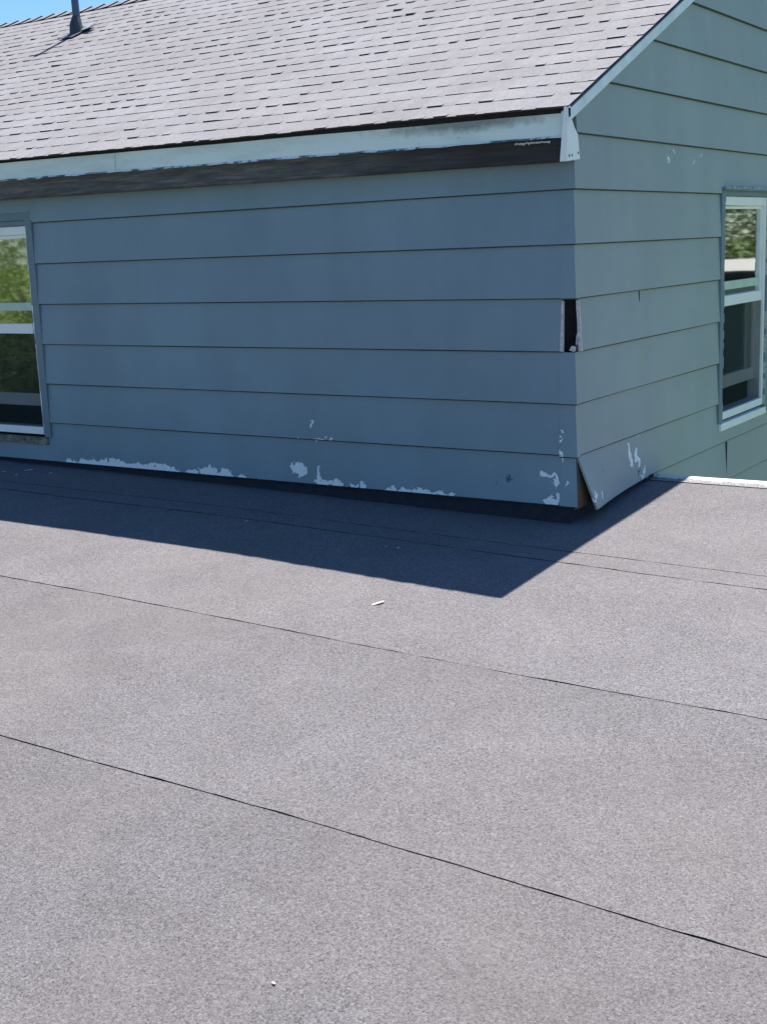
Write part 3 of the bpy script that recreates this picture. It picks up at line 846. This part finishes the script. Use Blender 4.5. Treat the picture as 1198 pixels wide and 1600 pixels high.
for (x, y, l_, rt, lab) in ((-3.12, -0.18, 0.03, 0.2, 'paint flake fallen in shadow nearest the photo left edge'),
        (-3.01, -0.11, 0.045, 0.6, 'long pale paint flake in shadow closest to the wall under the window'),
        (-2.84, -0.12, 0.018, 1.0, 'small flake in shadow just right of the window, near the wall'),
        (-2.993, -0.21, 0.016, 2.0, 'small flake in shadow below the long flake under the window'),
        (-1.292, -0.449, 0.016, 0.0, 'lone tiny flake in shadow beside the upper roof seam'),
        (-0.548, -0.518, 0.014, 0.0, 'left one of two tiny flakes in shadow above the wood chip'),
        (-0.495, -0.514, 0.012, 0.5, 'right one of two tiny flakes in shadow above the wood chip')):
    chip('paint_flake', x, y, l_*0.45, l_, rt, m_flake, lab, 'paint flake', 'paint flakes fallen on the shaded flat roof', h=0.002)

# ------------------------------------------------------------------ trees round the house (the windows mirror them)
def leaf_mat(name, a, c):
    m = NT(name); at = m.n('ShaderNodeAttribute', attribute_name='tint')
    col = m.mix(at.outputs['Fac'], a, c)
    m.b.inputs['Subsurface Weight'].default_value = 0.0
    mat = m.done(col, 0.55, spec=0.3)
    t = m.t; tl = t.nodes.new('ShaderNodeBsdfTranslucent'); m.put(tl.inputs['Color'], col)
    mx = t.nodes.new('ShaderNodeMixShader'); mx.inputs[0].default_value = 0.35
    t.links.new(m.b.outputs[0], mx.inputs[1]); t.links.new(tl.outputs[0], mx.inputs[2])
    t.links.new(mx.outputs[0], t.nodes['Material Output'].inputs['Surface'])
    return mat
M['leaf'] = leaf_mat('leaf_green', (0.06, 0.10, 0.022), (0.16, 0.24, 0.06))
M['leaf2'] = leaf_mat('leaf_yellow_green', (0.09, 0.13, 0.03), (0.26, 0.33, 0.09))
M['bark'] = simple('bark', (0.10, 0.08, 0.06), 0.9, 0.3, 8, 0.01, stretch=(1, 1, .2))
def tree(name, x, y, h, rad, mat, label, cat, n=7000, leaf=0.10, seed=1, low=0.25, group=None):
    rg = random.Random(seed)
    root = bpy.data.objects.new(name, None); COL.objects.link(root); root.location = (x, y, GZ)
    tag(root, label, cat, group)
    b = MB()
    b.tube([(0,0,-0.2), (0.05,0.02,h*0.3), (rg.uniform(-.2,.2), rg.uniform(-.2,.2), h*0.8)], [0.035*rad+.03, 0.025*rad+.02, 0.02], 9)
    lobes = []
    for i in range(16):
        a = rg.uniform(0, 6.28); zf = rg.uniform(low, 0.92)
        rr = rad*(0.75 if zf < 0.75 else 0.45)*rg.uniform(0.3, 1.0)
        c = Vector((math.cos(a)*rr, math.sin(a)*rr, h*zf)); lobes.append((c, rad*rg.uniform(.28, .5)))
        b.tube([(0, 0, h*max(.15, zf-.25)), tuple(c*0.6+Vector((0,0,h*zf*0.38))), tuple(c)], [0.015, 0.010, 0.005], 6)
    b.build('trunk', M['bark'], root, smooth=True)
    b = MB()
    for i in range(n):
        c, r = rg.choice(lobes)
        v = Vector((rg.gauss(0,1), rg.gauss(0,1), rg.gauss(0,0.8))).normalized()*r*rg.uniform(.35, 1.0)**0.5
        p = c + v
        if p.z < 0.05: continue
        u = Vector((rg.gauss(0,1), rg.gauss(0,1), rg.gauss(0,1))).normalized()
        t_ = u.orthogonal().normalized()*leaf*rg.uniform(.3, .6); u = u*leaf*rg.uniform(.5, 1)
        b.quad([p-u*0.5, p+t_*0.5, p+u*0.5, p-t_*0.5], rg.random())
    b.build('crown', mat, root, attr=True, recalc=False)
    return root
tg = 'trees mirrored in the left window'
tree('tree', -10.2, -6.9, 6.6, 2.1, M['leaf2'], 'bright green tree reflected largest in the left window', 'tree', 42000, 0.05, 3, 0.02, tg)
tree('tree', -13.5, -9.5, 8.5, 2.8, M['leaf'], 'darker green tree reflected behind the bright one in the left window', 'tree', 24000, 0.09, 4, 0.02, tg)
tree('tree', -16.0, -9.4, 9.0, 3.0, M['leaf'], 'tall green tree reflected at the edge of the left window', 'tree', 20000, 0.10, 5, 0.02, tg)
tree('tree', -10.0, -12.0, 9.0, 3.2, M['leaf2'], 'yellow green tree reflected high in the left window', 'tree', 24000, 0.09, 6, 0.02, tg)
tree('tree', 8.0, 23.5, 8.5, 2.4, M['leaf'], 'leafy green tree reflected in the gable window above the pale roof', 'tree', 60000, 0.14, 8, 0.05)
tree('tree', 5.0, 42.0, 8.0, 4.0, M['leaf'], 'dark distant tree reflected low in the gable window', 'tree', 14000, 0.16, 9, 0.05)

# neighbouring garage mirrored in the gable window
ng = bpy.data.objects.new('garage', None); COL.objects.link(ng); ng.location = (5.5, 16.5, GZ+0.22)
tag(ng, 'low grey blue garage with pale roof reflected in the gable window', 'garage')
b = MB(); b.box(-3.5, 3.5, 0, 5, -0.3, 3.0); b.build('wall', simple('garage_siding', (0.22, 0.27, 0.31), 0.7, 0.1, 3), ng)
b = MB()
b.prism([(-3.8, -0.3, 3.08), (-3.8, 2.5, 3.21), (-3.8, 5.3, 3.08)], (7.6, 0, 0))
b.build('roof', simple('pale_garage_roof', (0.34, 0.31, 0.29), 0.8, 0.1, 20), ng)
b = MB(); b.box(-3.8, 3.8, -0.33, -0.302, 2.90, 3.075); b.build('fascia', M['dark'], ng)
